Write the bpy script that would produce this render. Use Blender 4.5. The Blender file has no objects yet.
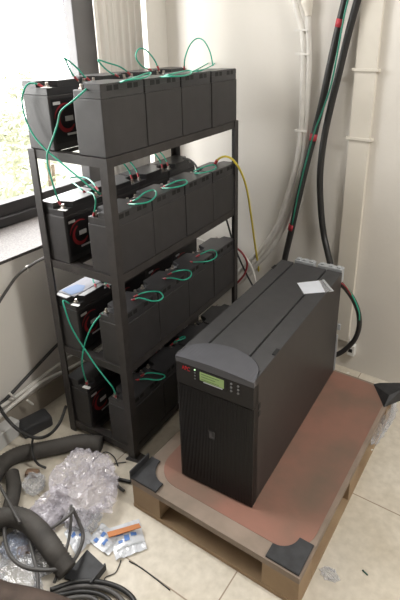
import bpy, bmesh, math, random
from math import sin, cos, pi, radians
from mathutils import Vector, Matrix, noise, Euler
random.seed(7)
S = bpy.context.scene
COL = S.collection

# ---------------------------------------------------------------- materials
def mat(name, col, rough=0.6, metal=0.0, var=0.12, scale=12.0, bump=0.0, bscale=80.0, spec=0.5, alpha=1.0, trans=0.0, coat=0.0, col2=None):
    m = bpy.data.materials.new(name); m.use_nodes = True
    nt = m.node_tree; b = nt.nodes['Principled BSDF']
    tc = nt.nodes.new('ShaderNodeTexCoord')
    nz = nt.nodes.new('ShaderNodeTexNoise'); nz.inputs['Scale'].default_value = scale; nz.inputs['Detail'].default_value = 7
    nt.links.new(tc.outputs['Object'], nz.inputs['Vector'])
    cr = nt.nodes.new('ShaderNodeValToRGB')
    c2 = col2 if col2 else tuple(c * (1 - var) for c in col)
    c1 = col if col2 else tuple(min(1, c * (1 + var)) for c in col)
    cr.color_ramp.elements[0].position = 0.3; cr.color_ramp.elements[0].color = (*c2, 1)
    cr.color_ramp.elements[1].position = 0.7; cr.color_ramp.elements[1].color = (*c1, 1)
    nt.links.new(nz.outputs['Fac'], cr.inputs['Fac']); nt.links.new(cr.outputs['Color'], b.inputs['Base Color'])
    b.inputs['Roughness'].default_value = rough; b.inputs['Metallic'].default_value = metal
    b.inputs['Specular IOR Level'].default_value = spec
    b.inputs['Alpha'].default_value = alpha; b.inputs['Transmission Weight'].default_value = trans
    b.inputs['Coat Weight'].default_value = coat
    if bump > 0:
        n2 = nt.nodes.new('ShaderNodeTexNoise'); n2.inputs['Scale'].default_value = bscale; n2.inputs['Detail'].default_value = 4
        nt.links.new(tc.outputs['Object'], n2.inputs['Vector'])
        bp = nt.nodes.new('ShaderNodeBump'); bp.inputs['Strength'].default_value = bump; bp.inputs['Distance'].default_value = 0.006 if bump >= 1 else 0.004
        nt.links.new(n2.outputs['Fac'], bp.inputs['Height']); nt.links.new(bp.outputs['Normal'], b.inputs['Normal'])
    return m

WALL = mat('wall_paint', (0.745, 0.715, 0.665), 0.85, var=0.03, scale=2.5, bump=0.15, bscale=60)
WALLD = mat('bounce_cut_dark', (0.27, 0.25, 0.23), 0.85, var=0.03)  # unseen walls, made dark to cut bounced light
CEIL = mat('ceiling_paint', (0.50, 0.48, 0.46), 0.9, var=0.03)
GRANITE = mat('granite', (0.09, 0.08, 0.076), 0.5, var=0.6, scale=160)
FRAME = mat('dark_aluminium', (0.045, 0.043, 0.045), 0.4, var=0.1)
FOOTSHADE = mat('wall_foot_shade_tone', (0.33, 0.29, 0.24), 0.6, var=0.1)
RACK = mat('rack_black_paint', (0.035, 0.031, 0.030), 0.5, var=0.25, scale=30, bump=0.05)
CASE = mat('battery_case_plastic', (0.034, 0.032, 0.033), 0.48, var=0.12, scale=25, bump=0.08, bscale=300)
LID = mat('battery_lid_plastic', (0.036, 0.035, 0.037), 0.33, var=0.12, scale=25)
RECESS = mat('recess_black', (0.008, 0.008, 0.008), 0.7)
LABELM = mat('label_black', (0.012, 0.012, 0.013), 0.4)
REDM = mat('label_red', (0.30, 0.022, 0.028), 0.45)
WHITEPRINT = mat('label_white', (0.55, 0.55, 0.55), 0.5)
TAG = mat('tag_white', (0.8, 0.8, 0.78), 0.5, var=0.04)
METAL = mat('lead_metal', (0.55, 0.5, 0.45), 0.35, metal=0.9)
REDCAP = mat('red_sleeve', (0.42, 0.05, 0.06), 0.45)
GREEN = mat('green_wire', (0.02, 0.36, 0.24), 0.4, var=0.1)
GREENB = mat('green_black_wire', (0.03, 0.10, 0.08), 0.45)
YELLOW = mat('yellow_wire', (0.62, 0.50, 0.06), 0.45)
REDW = mat('red_wire', (0.24, 0.03, 0.035), 0.45)
WHITEW = mat('white_wire', (0.72, 0.70, 0.66), 0.5)
BLACKW = mat('black_cable', (0.022, 0.022, 0.022), 0.45)
GREYW = mat('grey_cable', (0.075, 0.072, 0.070), 0.5)
CONDUIT = mat('grey_conduit', (0.68, 0.66, 0.62), 0.6, var=0.08, scale=30)
TRUNK = mat('trunking_plastic', (0.70, 0.66, 0.585), 0.55, var=0.03)
REDTAPE = mat('red_tape', (0.5, 0.04, 0.06), 0.5)
UPSTOP = mat('ups_top_plastic', (0.052, 0.052, 0.055), 0.5, var=0.08, scale=40)
UPSBEZEL = mat('ups_bezel_plastic', (0.075, 0.076, 0.086), 0.5, var=0.05, scale=40)
UPSSIDE = mat('ups_side_paint', (0.030, 0.026, 0.025), 0.45, var=0.12, scale=30)
UPSFRONT = mat('ups_front_plastic', (0.007, 0.006, 0.0065), 0.5, var=0.1)
GREYPANEL = mat('grey_panel', (0.42, 0.44, 0.46), 0.45, var=0.08, scale=30)
BUTTON = mat('button_grey', (0.16, 0.165, 0.17), 0.5)
WOOD = mat('pallet_wood', (0.36, 0.255, 0.15), 0.75, var=0.3, scale=9, bump=0.2, col2=(0.27, 0.18, 0.105))
PLY = mat('plywood_grey', (0.29, 0.225, 0.18), 0.75, scale=14, bump=0.15, col2=(0.20, 0.16, 0.125))
REDBOARD = mat('red_board', (0.28, 0.135, 0.10), 0.6, scale=6, bump=0.1, col2=(0.165, 0.112, 0.082))
RUBBER = mat('black_rubber', (0.03, 0.031, 0.034), 0.6, var=0.3, scale=40)
HOSE = mat('dusty_hose', (0.060, 0.055, 0.050), 0.75, var=0.35, scale=14, bump=0.2)
BROWNHOSE = mat('brown_hose', (0.062, 0.042, 0.032), 0.8, var=0.35, scale=18, bump=0.4, bscale=60)
BAG = mat('clear_plastic', (0.74, 0.71, 0.78), 0.06, var=0.06, alpha=0.34, spec=1.0)
BAGB = mat('clear_plastic_thin', (0.72, 0.74, 0.78), 0.07, var=0.08, alpha=0.26, spec=1.0)
BLUEINK = mat('blue_ink', (0.10, 0.22, 0.55), 0.5)
PAPER = mat('white_paper', (0.72, 0.74, 0.78), 0.6, var=0.05)
ORANGE = mat('orange_card', (0.52, 0.20, 0.07), 0.6)
BLUEPAPER = mat('blue_film', (0.13, 0.19, 0.32), 0.7, var=0.05)
WHITEBOX = mat('white_plastic', (0.62, 0.62, 0.61), 0.5, var=0.04)
BARK = mat('bark', (0.16, 0.12, 0.08), 0.9, var=0.3)
LEAF = mat('leaf_green', (0.46, 0.47, 0.33), 0.6, scale=3, col2=(0.30, 0.33, 0.20))
GROUND = mat('outside_ground', (0.40, 0.40, 0.35), 0.9)
SCRAP = mat('paper_scrap', (0.7, 0.68, 0.62), 0.7)

def curtain_mat():
    m = mat('curtain_cloth', (0.75, 0.72, 0.68), 0.9, var=0.04, scale=6)
    b = m.node_tree.nodes['Principled BSDF']
    b.inputs['Transmission Weight'].default_value = 0.0
    nt = m.node_tree; out = nt.nodes['Material Output']
    tr = nt.nodes.new('ShaderNodeBsdfTranslucent'); tr.inputs['Color'].default_value = (0.62, 0.60, 0.57, 1)
    mx = nt.nodes.new('ShaderNodeMixShader'); mx.inputs[0].default_value = 0.30
    nt.links.new(b.outputs[0], mx.inputs[1]); nt.links.new(tr.outputs[0], mx.inputs[2]); nt.links.new(mx.outputs[0], out.inputs['Surface'])
    return m
CURTAIN = curtain_mat()

def lcd_mat():
    m = bpy.data.materials.new('lcd_screen'); m.use_nodes = True
    nt = m.node_tree; b = nt.nodes['Principled BSDF']
    b.inputs['Base Color'].default_value = (0.16, 0.22, 0.09, 1); b.inputs['Roughness'].default_value = 0.25
    b.inputs['Emission Color'].default_value = (0.30, 0.42, 0.16, 1); b.inputs['Emission Strength'].default_value = 0.35
    return m
LCD = lcd_mat()
def led_mat():
    m = bpy.data.materials.new('led_green'); m.use_nodes = True
    b = m.node_tree.nodes['Principled BSDF']; b.inputs['Base Color'].default_value = (0.3, 0.5, 0.3, 1)
    b.inputs['Emission Color'].default_value = (0.6, 1, 0.55, 1); b.inputs['Emission Strength'].default_value = 1.2
    return m
LED = led_mat()

def floor_mat():
    m = bpy.data.materials.new('floor_tiles'); m.use_nodes = True
    nt = m.node_tree; b = nt.nodes['Principled BSDF']; N = nt.nodes.new; L = nt.links.new
    tc = N('ShaderNodeTexCoord'); mp = N('ShaderNodeMapping')
    T = 0.54
    mp.inputs['Location'].default_value = (-0.2525 / T, 0.2245 / T, 0); mp.inputs['Scale'].default_value = (1 / T, 1 / T, 1)
    L(tc.outputs['Object'], mp.inputs['Vector'])
    sx = N('ShaderNodeSeparateXYZ'); L(mp.outputs[0], sx.inputs[0])
    def seam(o):
        f = N('ShaderNodeMath'); f.operation = 'FRACT'; L(o, f.inputs[0])
        a = N('ShaderNodeMath'); a.operation = 'SUBTRACT'; L(f.outputs[0], a.inputs[0]); a.inputs[1].default_value = 0.5
        c = N('ShaderNodeMath'); c.operation = 'ABSOLUTE'; L(a.outputs[0], c.inputs[0])
        g = N('ShaderNodeMath'); g.operation = 'GREATER_THAN'; L(c.outputs[0], g.inputs[0]); g.inputs[1].default_value = 0.4965
        return g
    s1 = seam(sx.outputs[0]); s2 = seam(sx.outputs[1])
    mxm = N('ShaderNodeMath'); mxm.operation = 'MAXIMUM'; L(s1.outputs[0], mxm.inputs[0]); L(s2.outputs[0], mxm.inputs[1])
    n1 = N('ShaderNodeTexNoise'); n1.inputs['Scale'].default_value = 45; n1.inputs['Detail'].default_value = 6; L(tc.outputs['Object'], n1.inputs['Vector'])
    cr = N('ShaderNodeValToRGB'); cr.color_ramp.elements[0].color = (0.56, 0.515, 0.435, 1); cr.color_ramp.elements[1].color = (0.69, 0.64, 0.55, 1)
    cr.color_ramp.elements[0].position = 0.25; cr.color_ramp.elements[1].position = 0.7
    L(n1.outputs['Fac'], cr.inputs['Fac'])
    n2 = N('ShaderNodeTexNoise'); n2.inputs['Scale'].default_value = 3.5; n2.inputs['Detail'].default_value = 3; L(tc.outputs['Object'], n2.inputs['Vector'])
    cr2 = N('ShaderNodeValToRGB'); cr2.color_ramp.elements[0].color = (0.86, 0.84, 0.80, 1); cr2.color_ramp.elements[1].color = (1, 1, 1, 1)
    cr2.color_ramp.elements[0].position = 0.35; cr2.color_ramp.elements[1].position = 0.6
    L(n2.outputs['Fac'], cr2.inputs['Fac'])
    mu = N('ShaderNodeMix'); mu.data_type = 'RGBA'; mu.blend_type = 'MULTIPLY'; mu.inputs[0].default_value = 1
    L(cr.outputs[0], mu.inputs[6]); L(cr2.outputs[0], mu.inputs[7])
    mx = N('ShaderNodeMix'); mx.data_type = 'RGBA'; mx.inputs[7].default_value = (0.30, 0.24, 0.18, 1)
    L(mxm.outputs[0], mx.inputs[0]); L(mu.outputs[2], mx.inputs[6]); L(mx.outputs[2], b.inputs['Base Color'])
    b.inputs['Roughness'].default_value = 0.38
    return m
FLOOR = floor_mat()

# ---------------------------------------------------------------- mesh helpers
def box(bm, x0, x1, y0, y1, z0, z1, bev=0.0):
    r = bmesh.ops.create_cube(bm, size=1)
    for v in r['verts']:
        v.co = Vector((x0 + (v.co.x + .5) * (x1 - x0), y0 + (v.co.y + .5) * (y1 - y0), z0 + (v.co.z + .5) * (z1 - z0)))
    if bev > 0:
        es = list({e for v in r['verts'] for e in v.link_edges})
        bmesh.ops.bevel(bm, geom=es, offset=bev, segments=2, affect='EDGES', profile=0.6)

def prism(bm, poly, z0, z1, bev=0.0):
    lo = [bm.verts.new((x, y, z0)) for x, y in poly]; hi = [bm.verts.new((x, y, z1)) for x, y in poly]
    n = len(poly); fs = [bm.faces.new(lo[::-1]), bm.faces.new(hi)]
    for i in range(n): fs.append(bm.faces.new((lo[i], lo[(i + 1) % n], hi[(i + 1) % n], hi[i])))
    bmesh.ops.recalc_face_normals(bm, faces=fs)
    if bev > 0:
        bmesh.ops.bevel(bm, geom=list(fs[1].edges), offset=bev, segments=2, affect='EDGES')

def smooth_path(pts, n=8):
    P = [Vector(p) for p in pts]
    if len(P) < 3: return P
    out = []
    for i in range(len(P) - 1):
        p0 = P[i - 1] if i > 0 else P[i] * 2 - P[i + 1]
        p1, p2 = P[i], P[i + 1]
        p3 = P[i + 2] if i + 2 < len(P) else P[i + 1] * 2 - P[i]
        for k in range(n):
            t = k / n
            out.append(0.5 * ((2 * p1) + (p2 - p0) * t + (2 * p0 - 5 * p1 + 4 * p2 - p3) * t * t + (3 * p1 - p0 - 3 * p2 + p3) * t ** 3))
    out.append(P[-1]); return out

def tube(bm, pts, r, seg=10, smooth=True, n=8, rfun=None, path=None):
    P = path if path else (smooth_path(pts, n) if smooth else [Vector(p) for p in pts])
    rings = []; up = None
    for i, p in enumerate(P):
        t = (P[min(i + 1, len(P) - 1)] - P[max(i - 1, 0)])
        if t.length < 1e-9: t = Vector((0, 0, 1))
        t.normalize()
        if up is None:
            up = t.orthogonal().normalized()
        up = (up - t * up.dot(t))
        up = up.normalized() if up.length > 1e-6 else t.orthogonal().normalized()
        b = t.cross(up)
        rr = rfun(i) if rfun else r
        rings.append([bm.verts.new(p + (up * cos(2 * pi * k / seg) + b * sin(2 * pi * k / seg)) * rr) for k in range(seg)])
    for i in range(len(rings) - 1):
        for k in range(seg):
            f = bm.faces.new((rings[i][k], rings[i][(k + 1) % seg], rings[i + 1][(k + 1) % seg], rings[i + 1][k])); f.smooth = True
    bm.faces.new(rings[0][::-1]); bm.faces.new(rings[-1])

def resample(pts, step):
    P = smooth_path(pts, 16); out = [P[0].copy()]; acc = 0
    for a, b in zip(P, P[1:]):
        L = (b - a).length; pos = 0
        while acc + (L - pos) >= step:
            pos += step - acc; acc = 0; out.append(a.lerp(b, pos / L if L else 0))
        acc += L - pos
    return out

def corrugated(bm, pts, r, step=0.004, amp=0.12, seg=14):
    P = resample(pts, step / 2)
    tube(bm, None, r, seg, path=P, rfun=lambda i: r * (1 - amp if i % 2 else 1.0))

def make(name, bm, material, parent=None, smooth=False, loc=None, rz=0):
    me = bpy.data.meshes.new(name)
    bmesh.ops.recalc_face_normals(bm, faces=bm.faces[:])
    bm.to_mesh(me); bm.free()
    for mm in (material if isinstance(material, (list, tuple)) else [material]): me.materials.append(mm)
    if smooth:
        for p in me.polygons: p.use_smooth = True
    o = bpy.data.objects.new(name, me); COL.objects.link(o)
    if parent: o.parent = parent
    if loc is not None: o.location = loc
    if rz: o.rotation_euler.z = rz
    return o

def B(fn, *a, **k):
    bm = bmesh.new(); fn(bm, *a, **k); return bm

def tag(o, label, cat, group=None, kind=None):
    o['label'] = label; o['category'] = cat
    if group: o['group'] = group
    if kind: o['kind'] = kind
    return o

def empty(name, loc, label, cat, group=None, rz=0):
    o = bpy.data.objects.new(name, None); COL.objects.link(o); o.location = loc; o.rotation_euler.z = rz
    o.empty_display_size = 0.05
    return tag(o, label, cat, group)

def struct(name, bm, m):
    o = make(name, bm, m); o['kind'] = 'structure'; return o

# ---------------------------------------------------------------- room
XW, YB, ZC = -0.72, 0.92, 2.75          # inner face of window wall, back wall, ceiling
X1, Y0 = 2.7, -3.2
WT = 0.40                                # thickness of window wall
SILL = 0.645
WY0, WY1, WZ1 = -.8, 0.795, 2.35         # window opening
struct('floor', B(box, XW - WT, X1, Y0, YB + .2, -0.1, 0), FLOOR)
struct('ceiling', B(box, XW - WT, X1, Y0, YB + .2, ZC, ZC + .1), CEIL)
struct('wall_back', B(box, XW - WT, X1, YB, YB + .2, 0, ZC), WALL)
struct('wall_right', B(box, X1, X1 + .15, Y0, YB + .2, 0, ZC), WALLD)
struct('wall_front', B(box, XW - WT, X1 + .15, Y0 - .15, Y0, 0, ZC), WALLD)
bm = bmesh.new()
box(bm, XW - WT, XW, Y0, YB, 0, SILL - 0.012); box(bm, XW - WT, XW, Y0, YB, WZ1, ZC)
box(bm, XW - WT, XW, WY1, YB, SILL - .012, WZ1); box(bm, XW - WT, XW, Y0, WY0, SILL - .012, WZ1)
struct('wall_left', bm, WALL)
struct('trim_1', B(box, XW - WT + .02, XW + 0.004, WY0, WY1, SILL - .012, SILL, bev=.003), GRANITE)
struct('wall_foot_shade', B(box, XW, XW + .01, Y0, YB - .01, 0, .085), FOOTSHADE)  # tan-dark strip, paints in the shade at the wall foot
# window frame: dark aluminium track, jamb, meeting stile; fly glass
bm = bmesh.new()
XF = -1.08
box(bm, XF, XF + .09, WY0, WY1 - .0, SILL, SILL + .035, bev=.003)
box(bm, XF + .02, XF + .07, WY0, WY1 - .14, SILL + .035, SILL + .085, bev=.003)
box(bm, XF, XF + .09, WY0, WY1, WZ1 - .06, WZ1)
box(bm, XF + .02, XF + .075, WY1 - .125, WY1, SILL + .035, WZ1 - .06, bev=.004)
box(bm, XF, XF + .09, WY0, WY0 + .06, SILL + .035, WZ1 - .06)
box(bm, XF, XF + .08, -.20, -.14, SILL + .085, WZ1 - .06)
wf = struct('window_1', bm, FRAME)
def glass_mat():
    m = bpy.data.materials.new('window_glass'); m.use_nodes = True
    nt = m.node_tree; out = nt.nodes['Material Output']
    tr = nt.nodes.new('ShaderNodeBsdfTransparent'); gl = nt.nodes.new('ShaderNodeBsdfGlossy'); gl.inputs['Roughness'].default_value = 0.02
    mx = nt.nodes.new('ShaderNodeMixShader'); mx.inputs[0].default_value = 0.06
    nt.links.new(tr.outputs[0], mx.inputs[1]); nt.links.new(gl.outputs[0], mx.inputs[2]); nt.links.new(mx.outputs[0], out.inputs['Surface'])
    return m
make('window_pane', B(box, XF + .035, XF + .041, WY0 + .05, WY1 - .10, SILL + .08, WZ1 - .05), glass_mat(), wf)

# curtain
bm = bmesh.new(); NP = 90; rows = []
for j in range(2):
    z = 0.66 if j == 0 else 2.5; row = []
    for i in range(NP + 1):
        t = i / NP; y = 0.475 + .240 * t
        x = XW + .035 + .012 * sin(t * 40) + .004 * sin(t * 85 + 1)
        row.append(bm.verts.new((x, y, z)))
    rows.append(row)
for i in range(NP):
    f = bm.faces.new((rows[0][i], rows[0][i + 1], rows[1][i + 1], rows[1][i])); f.smooth = True
cu = make('curtain', bm, CURTAIN)
sm = cu.modifiers.new('thick', 'SOLIDIFY'); sm.thickness = 0.002
tag(cu, 'cream pleated curtain drawn aside beside the dark window post', 'curtain')

# outside: ground and shrubs (soft, overexposed)
o = struct('ground', B(box, -14, XW - WT - .02, -9, 9, -1.3, -1.2), GROUND)
def shrub(loc, rad, n, leafsize, seed, label, hole=0.0):
    rnd = random.Random(seed)
    root = empty('shrub', loc, label, 'shrub', 'shrubs outside the window')
    bm = bmesh.new()
    for k in range(5):
        a = rnd.uniform(0, 6.28); tip = Vector((cos(a) * rad[0] * .5, sin(a) * rad[1] * .5, rad[2] * rnd.uniform(1.2, 1.9)))
        tube(bm, [(0, 0, 0), tip * .5 + Vector((.03, .02, 0)), tip], .014, 6, n=4)
    make('stem', bm, BARK, root)
    bm = bmesh.new()
    cl = [(Vector((rnd.gauss(0, .5) * rad[0], rnd.gauss(0, .5) * rad[1], rad[2] + rnd.gauss(0, .45) * rad[2])), rnd.uniform(.10, .26)) for _ in range(22)]
    for i in range(n):
        c, cr = rnd.choice(cl)
        dv = Vector((rnd.gauss(0, 1), rnd.gauss(0, 1), rnd.gauss(0, 1))).normalized() * cr * rnd.uniform(.5, 1.1)
        p = c + dv
        q = Euler((rnd.uniform(-1, 1), rnd.uniform(-1, 1), rnd.uniform(0, 6.28))).to_matrix()
        s = leafsize * rnd.uniform(.6, 1.3)
        vs = [bm.verts.new(p + q @ Vector(v) * s) for v in ((-.5, 0, 0), (0, -.22, .05), (.5, 0, 0), (0, .22, .05))]
        bm.faces.new((vs[0], vs[1], vs[2])); bm.faces.new((vs[0], vs[2], vs[3]))
    make('foliage', bm, LEAF, root)
shrub((-2.6, 1.50, -1.2), (.42, .40, 1.0), 2600, .075, 3, 'pale green shrub right outside the glass at the left')
shrub((-4.6, 4.3, -1.2), (.8, 1.2, .45), 900, .13, 8, 'lower pale shrub farther back, seen past the window post')

# ---------------------------------------------------------------- rack
RX, RY, RYAW, RW, RL = -0.2346, 0.043, 0.0564, 0.3, 0.7324
ZS = [0.045, 0.3678, 0.6873, 1.034]           # top of the beams of each shelf
cR, sR = cos(RYAW), sin(RYAW)
def rl(u, v, z): return Vector((RX + u * cR - v * sR, RY + u * sR + v * cR, z))
rack = empty('battery_rack', (RX, RY, 0), 'black four-tier steel angle rack full of batteries under the window', 'rack', rz=RYAW)
TH, FL = 0.003, 0.027
def angle_leg(bm, su, sv):
    u0, v0 = (0 if su > 0 else -RW), (0 if sv < 0 else RL)
    du = -1 if su > 0 else 1; dv = 1 if sv < 0 else -1
    a, b = sorted((u0, u0 + du * FL)); c, d_ = sorted((v0, v0 + dv * TH)); box(bm, a, b, c, d_, 0, ZS[3] + .001)
    a, b = sorted((u0, u0 + du * TH)); c, d_ = sorted((v0 + dv * TH, v0 + dv * FL)); box(bm, a, b, c, d_, 0, ZS[3] + .001)
for su in (1, -1):
    for sv in (-1, 1):
        make('leg', B(angle_leg, su, sv), RACK, rack)
bm = bmesh.new(); prism(bm, [(-.03, -.012), (.028, -.002), (.034, .03), (-.02, .034)], 0, .006); make('foot_plate', bm, RACK, rack)
for z in ZS:
    bm = bmesh.new()
    e = 0.0035; h = 0.026
    box(bm, -TH - e + .0, -e, e + .001, RL - e - .001, z - h, z - TH)      # long beam, room side: vertical flange
    box(bm, -FL, -e, e + .001, RL - e - .001, z - TH, z)                    # ... horizontal flange
    box(bm, -RW + e, -RW + e + TH, e + .001, RL - e - .001, z - h, z - TH)
    box(bm, -RW + e, -RW + FL, e + .001, RL - e - .001, z - TH, z)
    for v0 in (e, RL - e - TH):
        box(bm, -RW + e + TH, -e - TH, v0, v0 + TH, z - h, z - TH)
        a = v0 if v0 < .1 else v0 - FL + TH
        box(bm, -RW + FL, -FL, a, a + FL, z - TH, z)
    for v0 in (.235, .47):
        box(bm, -RW + FL, -FL, v0, v0 + .025, z - TH, z)
    box(bm, -.122, -.094, FL + e, RL - FL - e, z - TH - .004, z - TH)       # support strips under the two rows
    box(bm, -.206, -.178, FL + e, RL - FL - e, z - TH - .004, z - TH)
    make('shelf_frame', bm, RACK, rack)

# ---------------------------------------------------------------- batteries
BL, BD, BH = 0.1765, 0.098, 0.187         # along the rack, depth, height
def make_battery(label):
    # local frame: x along rack, y depth; terminals and printed face on -y side
    t = empty('battery', (0, 0, 0), label, 'battery', 'rack batteries')
    hx, hy = BL / 2, BD / 2; zc = .150
    bm = bmesh.new(); box(bm, -hx, hx, -hy, hy, 0, zc, bev=.0025); make('case', bm, CASE, t)
    bm = bmesh.new()
    i = .0018
    box(bm, -hx + i, hx - i, -hy + i, hy - i, zc, zc + .020, bev=.0015)
    # raised plateau with cut corners at the terminal side
    z0, z1 = zc + .020, BH
    poly = [(-hx + i, hy - i), (-hx + i, -hy + .042), (-hx + .030, -hy + .036), (-hx + .042, -hy + i), (hx - .042, -hy + i), (hx - .030, -hy + .036), (hx - i, -hy + .042), (hx - i, hy - i)]
    prism(bm, poly[::-1], z0, z1, bev=.0015)
    lid_ = make('lid', bm, LID, t)
    for cx in (-.040, .040):
        bm = bmesh.new(); box(bm, cx - .022, cx + .022, hy - .003, hy - i + .0006, zc + .019, zc + .032); sl = make('lid_slot', bm, RECESS, t)
        bm = bmesh.new(); box(bm, cx - .003, cx + .003, hy - .003, hy - i + .0010, zc + .019, zc + .032); make('slot_rib', bm, LID, sl)
    for sx in (-1, 1):
        bm = bmesh.new(); x = sx * (hx - .018); y = -hy + .017
        box(bm, x - .005, x + .005, y - .006, y + .006, z0, z0 + .005, bev=.001)
        bmesh.ops.create_cone(bm, cap_ends=True, segments=10, radius1=.0045, radius2=.004, depth=.008, matrix=Matrix.Translation((x, y, z0 + .010)))
        make('terminal', bm, METAL, t)
    # printed face
    yf = -hy - .0006
    bm = bmesh.new(); box(bm, -.080, .080, yf, -hy + .0002, .018, .140); lab = make('face_label', bm, LABELM, t)
    bm = bmesh.new()
    def arc(cx, cz, r0, r1, a0, a1, n=18):
        vs = []
        for k in range(n + 1):
            a = a0 + (a1 - a0) * k / n; w = 0.35 + .65 * sin(pi * k / n)
            rm, h = (r0 + r1) / 2, (r1 - r0) / 2 * w
            vs.append([bm.verts.new((cx + cos(a) * r * 1.0, yf - .0006, cz + sin(a) * r)) for r in (rm - h, rm + h)])
        for p, q in zip(vs, vs[1:]): bm.faces.new((p[0], p[1], q[1], q[0]))
    arc(-.030, .080, .024, .036, radians(110), radians(330))
    make('red_emblem', bm, REDM, lab)
    bm = bmesh.new(); arc(-.030, .080, .042, .047, radians(60), radians(170)); make('red_swoosh', bm, REDM, lab)
    bm = bmesh.new()
    box(bm, -.074, -.048, yf - .0008, yf, .124, .132); make('white_print', bm, WHITEPRINT, lab)
    bm = bmesh.new(); box(bm, -.036, -.006, yf - .0008, yf, .076, .090); make('grey_patch', bm, WHITEPRINT, lab)
    bm = bmesh.new(); box(bm, -.034, .040, yf - .0008, yf, .036, .042); make('small_print', bm, WHITEPRINT, lab)
    return t

def kids(o): return [c for c in bpy.data.objects if c.parent == o]
def copy_tree(o, parent=None):
    c = o.copy(); COL.objects.link(c); c.parent = parent
    for ch in KID[o.name]: copy_tree(ch, c)
    return c
proto = make_battery('x')
KID = {}
for o in bpy.data.objects: KID[o.name] = []
for o in list(bpy.data.objects):
    if o.parent: KID[o.parent.name].append(o)
SH = ['bottom', 'second-lowest', 'second-highest', 'top']
NTH = ['first (nearest the camera)', 'second', 'third', 'fourth (farthest)']
used = False
jitter = random.Random(4)
for si, z in enumerate(ZS):
    for row in (0, 1):
        for k in range(4):
            b = proto if not used else copy_tree(proto); used = True
            u = -.005 - BD / 2 if row == 0 else -RW + .005 + BD / 2
            v = .0085 + BL / 2 + k * .1795
            u += jitter.uniform(-.0015, .0015)
            b.location = rl(u, v, z + .0005)
            # printed/terminal side towards the gap between the rows
            b.rotation_euler.z = RYAW + (pi / 2 if row == 0 else -pi / 2) + jitter.uniform(-.004, .004)
            # row 0: -y local -> -u ; row 1: -y local -> +u
            b.rotation_euler.z = RYAW + (-pi / 2 if row == 0 else pi / 2)
            rn = 'room-side row' if row == 0 else 'window-side row'
            b['label'] = 'black battery on the %s shelf, %s in the %s' % (SH[si], NTH[k], rn)
            b['group'] = 'batteries on the %s shelf, %s' % (SH[si], rn)

# ---------------------------------------------------------------- cables
def cable(name, label, pts, r, m, cat='cable', group=None, lift=0, ends=(0, 0), endm=REDCAP, seg=9, smooth_n=8):
    pts = [Vector(p) for p in pts]
    bm = bmesh.new(); tube(bm, pts, r, seg, n=smooth_n)
    o = make(name, bm, m)
    tag(o, label, cat, group)
    P = smooth_path(pts, 24)
    if P[0].z > 0:
        for side, L in zip((0, 1), ends):
            if L <= 0: continue
            Q = P if side == 0 else P[::-1]; seq = [Q[0]]; acc = 0
            for a, b in zip(Q, Q[1:]):
                acc += (b - a).length; seq.append(b)
                if acc > L: break
            bm = bmesh.new(); tube(bm, None, r * 1.45, seg, path=seq); s = make('sleeve', bm, endm, o); s['label'] = 'red end sleeve'
            # crimp lug
            bm = bmesh.new(); dirv = (Q[0] - Q[2]).normalized()
            tube(bm, None, r * 1.1, 8, path=[Q[0], Q[0] + dirv * .006]); make('lug', bm, METAL, o)
    return o

GR = 'green battery jumper leads'
ZT = [z + .176 for z in ZS]
def jumper(si, row, k, height, out, label, along=0.0, r=.0024):
    """lead between battery k and k+1 of one row: rises or lies out over the lids as a loop"""
    s = -1 if row == 0 else 1
    ut = (-.005 - BD + .017) if row == 0 else (-RW + .005 + BD - .017)
    vj = .0085 + (k + 1) * .1795 - .0015
    a = rl(ut, vj - .018, ZT[si] + .006); b = rl(ut, vj + .018, ZT[si] + .006)
    o = -s
    pts = [a, rl(ut + o * .012, vj - .016 + along * .2, ZT[si] + .016 + height * .35), rl(ut + o * out * .6, vj - .02 + along * .6, ZT[si] + .02 + height * .85),
           rl(ut + o * out, vj + along, ZT[si] + .02 + height), rl(ut + o * out * .7, vj + .02 + along * .7, ZT[si] + .018 + height * .8), rl(ut + o * .014, vj + .022 + along * .2, ZT[si] + .016 + height * .3), b]
    return cable('jumper_lead', label, pts, r, GREEN, 'cable', GR, ends=(.016, .016))

TOPN = 'top'
pairs = ['first and second', 'second and third', 'third and fourth']
# top shelf, window row: tall loops standing up
cable('jumper_lead', 'green lead arching above the nearest two window-side batteries on top shelf',
      [(-0.4415, 0.1588, 1.2158), (-0.4403, 0.1377, 1.2401), (-0.4395, 0.1239, 1.2698), (-0.4392, 0.1179, 1.2778), (-0.4401, 0.1349, 1.2693), (-0.4419, 0.1656, 1.2466), (-0.443, 0.1863, 1.2263), (-0.4442, 0.2066, 1.2123)], .0024, GREEN, 'cable', GR, ends=(.016, .016))
cable('jumper_lead', 'green lead arching in a V above second and third window-side batteries on top shelf',
      [(-0.4513, 0.3329, 1.2152), (-0.4489, 0.2894, 1.2341), (-0.4468, 0.2538, 1.2616), (-0.4469, 0.2546, 1.2671), (-0.449, 0.2925, 1.257), (-0.4515, 0.3369, 1.2462), (-0.4533, 0.3687, 1.2326), (-0.4546, 0.3916, 1.2175)], .0024, GREEN, 'cable', GR, ends=(.016, .016))
cable('jumper_lead', 'green upright loop above third and fourth window-side batteries against the curtain side wall',
      [(-0.4609, 0.5033, 1.2251), (-0.4585, 0.4609, 1.2369), (-0.4569, 0.432, 1.26), (-0.4567, 0.4289, 1.2785), (-0.4577, 0.446, 1.2932), (-0.4592, 0.4721, 1.2926), (-0.4609, 0.5028, 1.2762), (-0.4623, 0.5284, 1.2529), (-0.4635, 0.5486, 1.2225)], .0024, GREEN, 'cable', GR, ends=(.016, .016))
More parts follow.
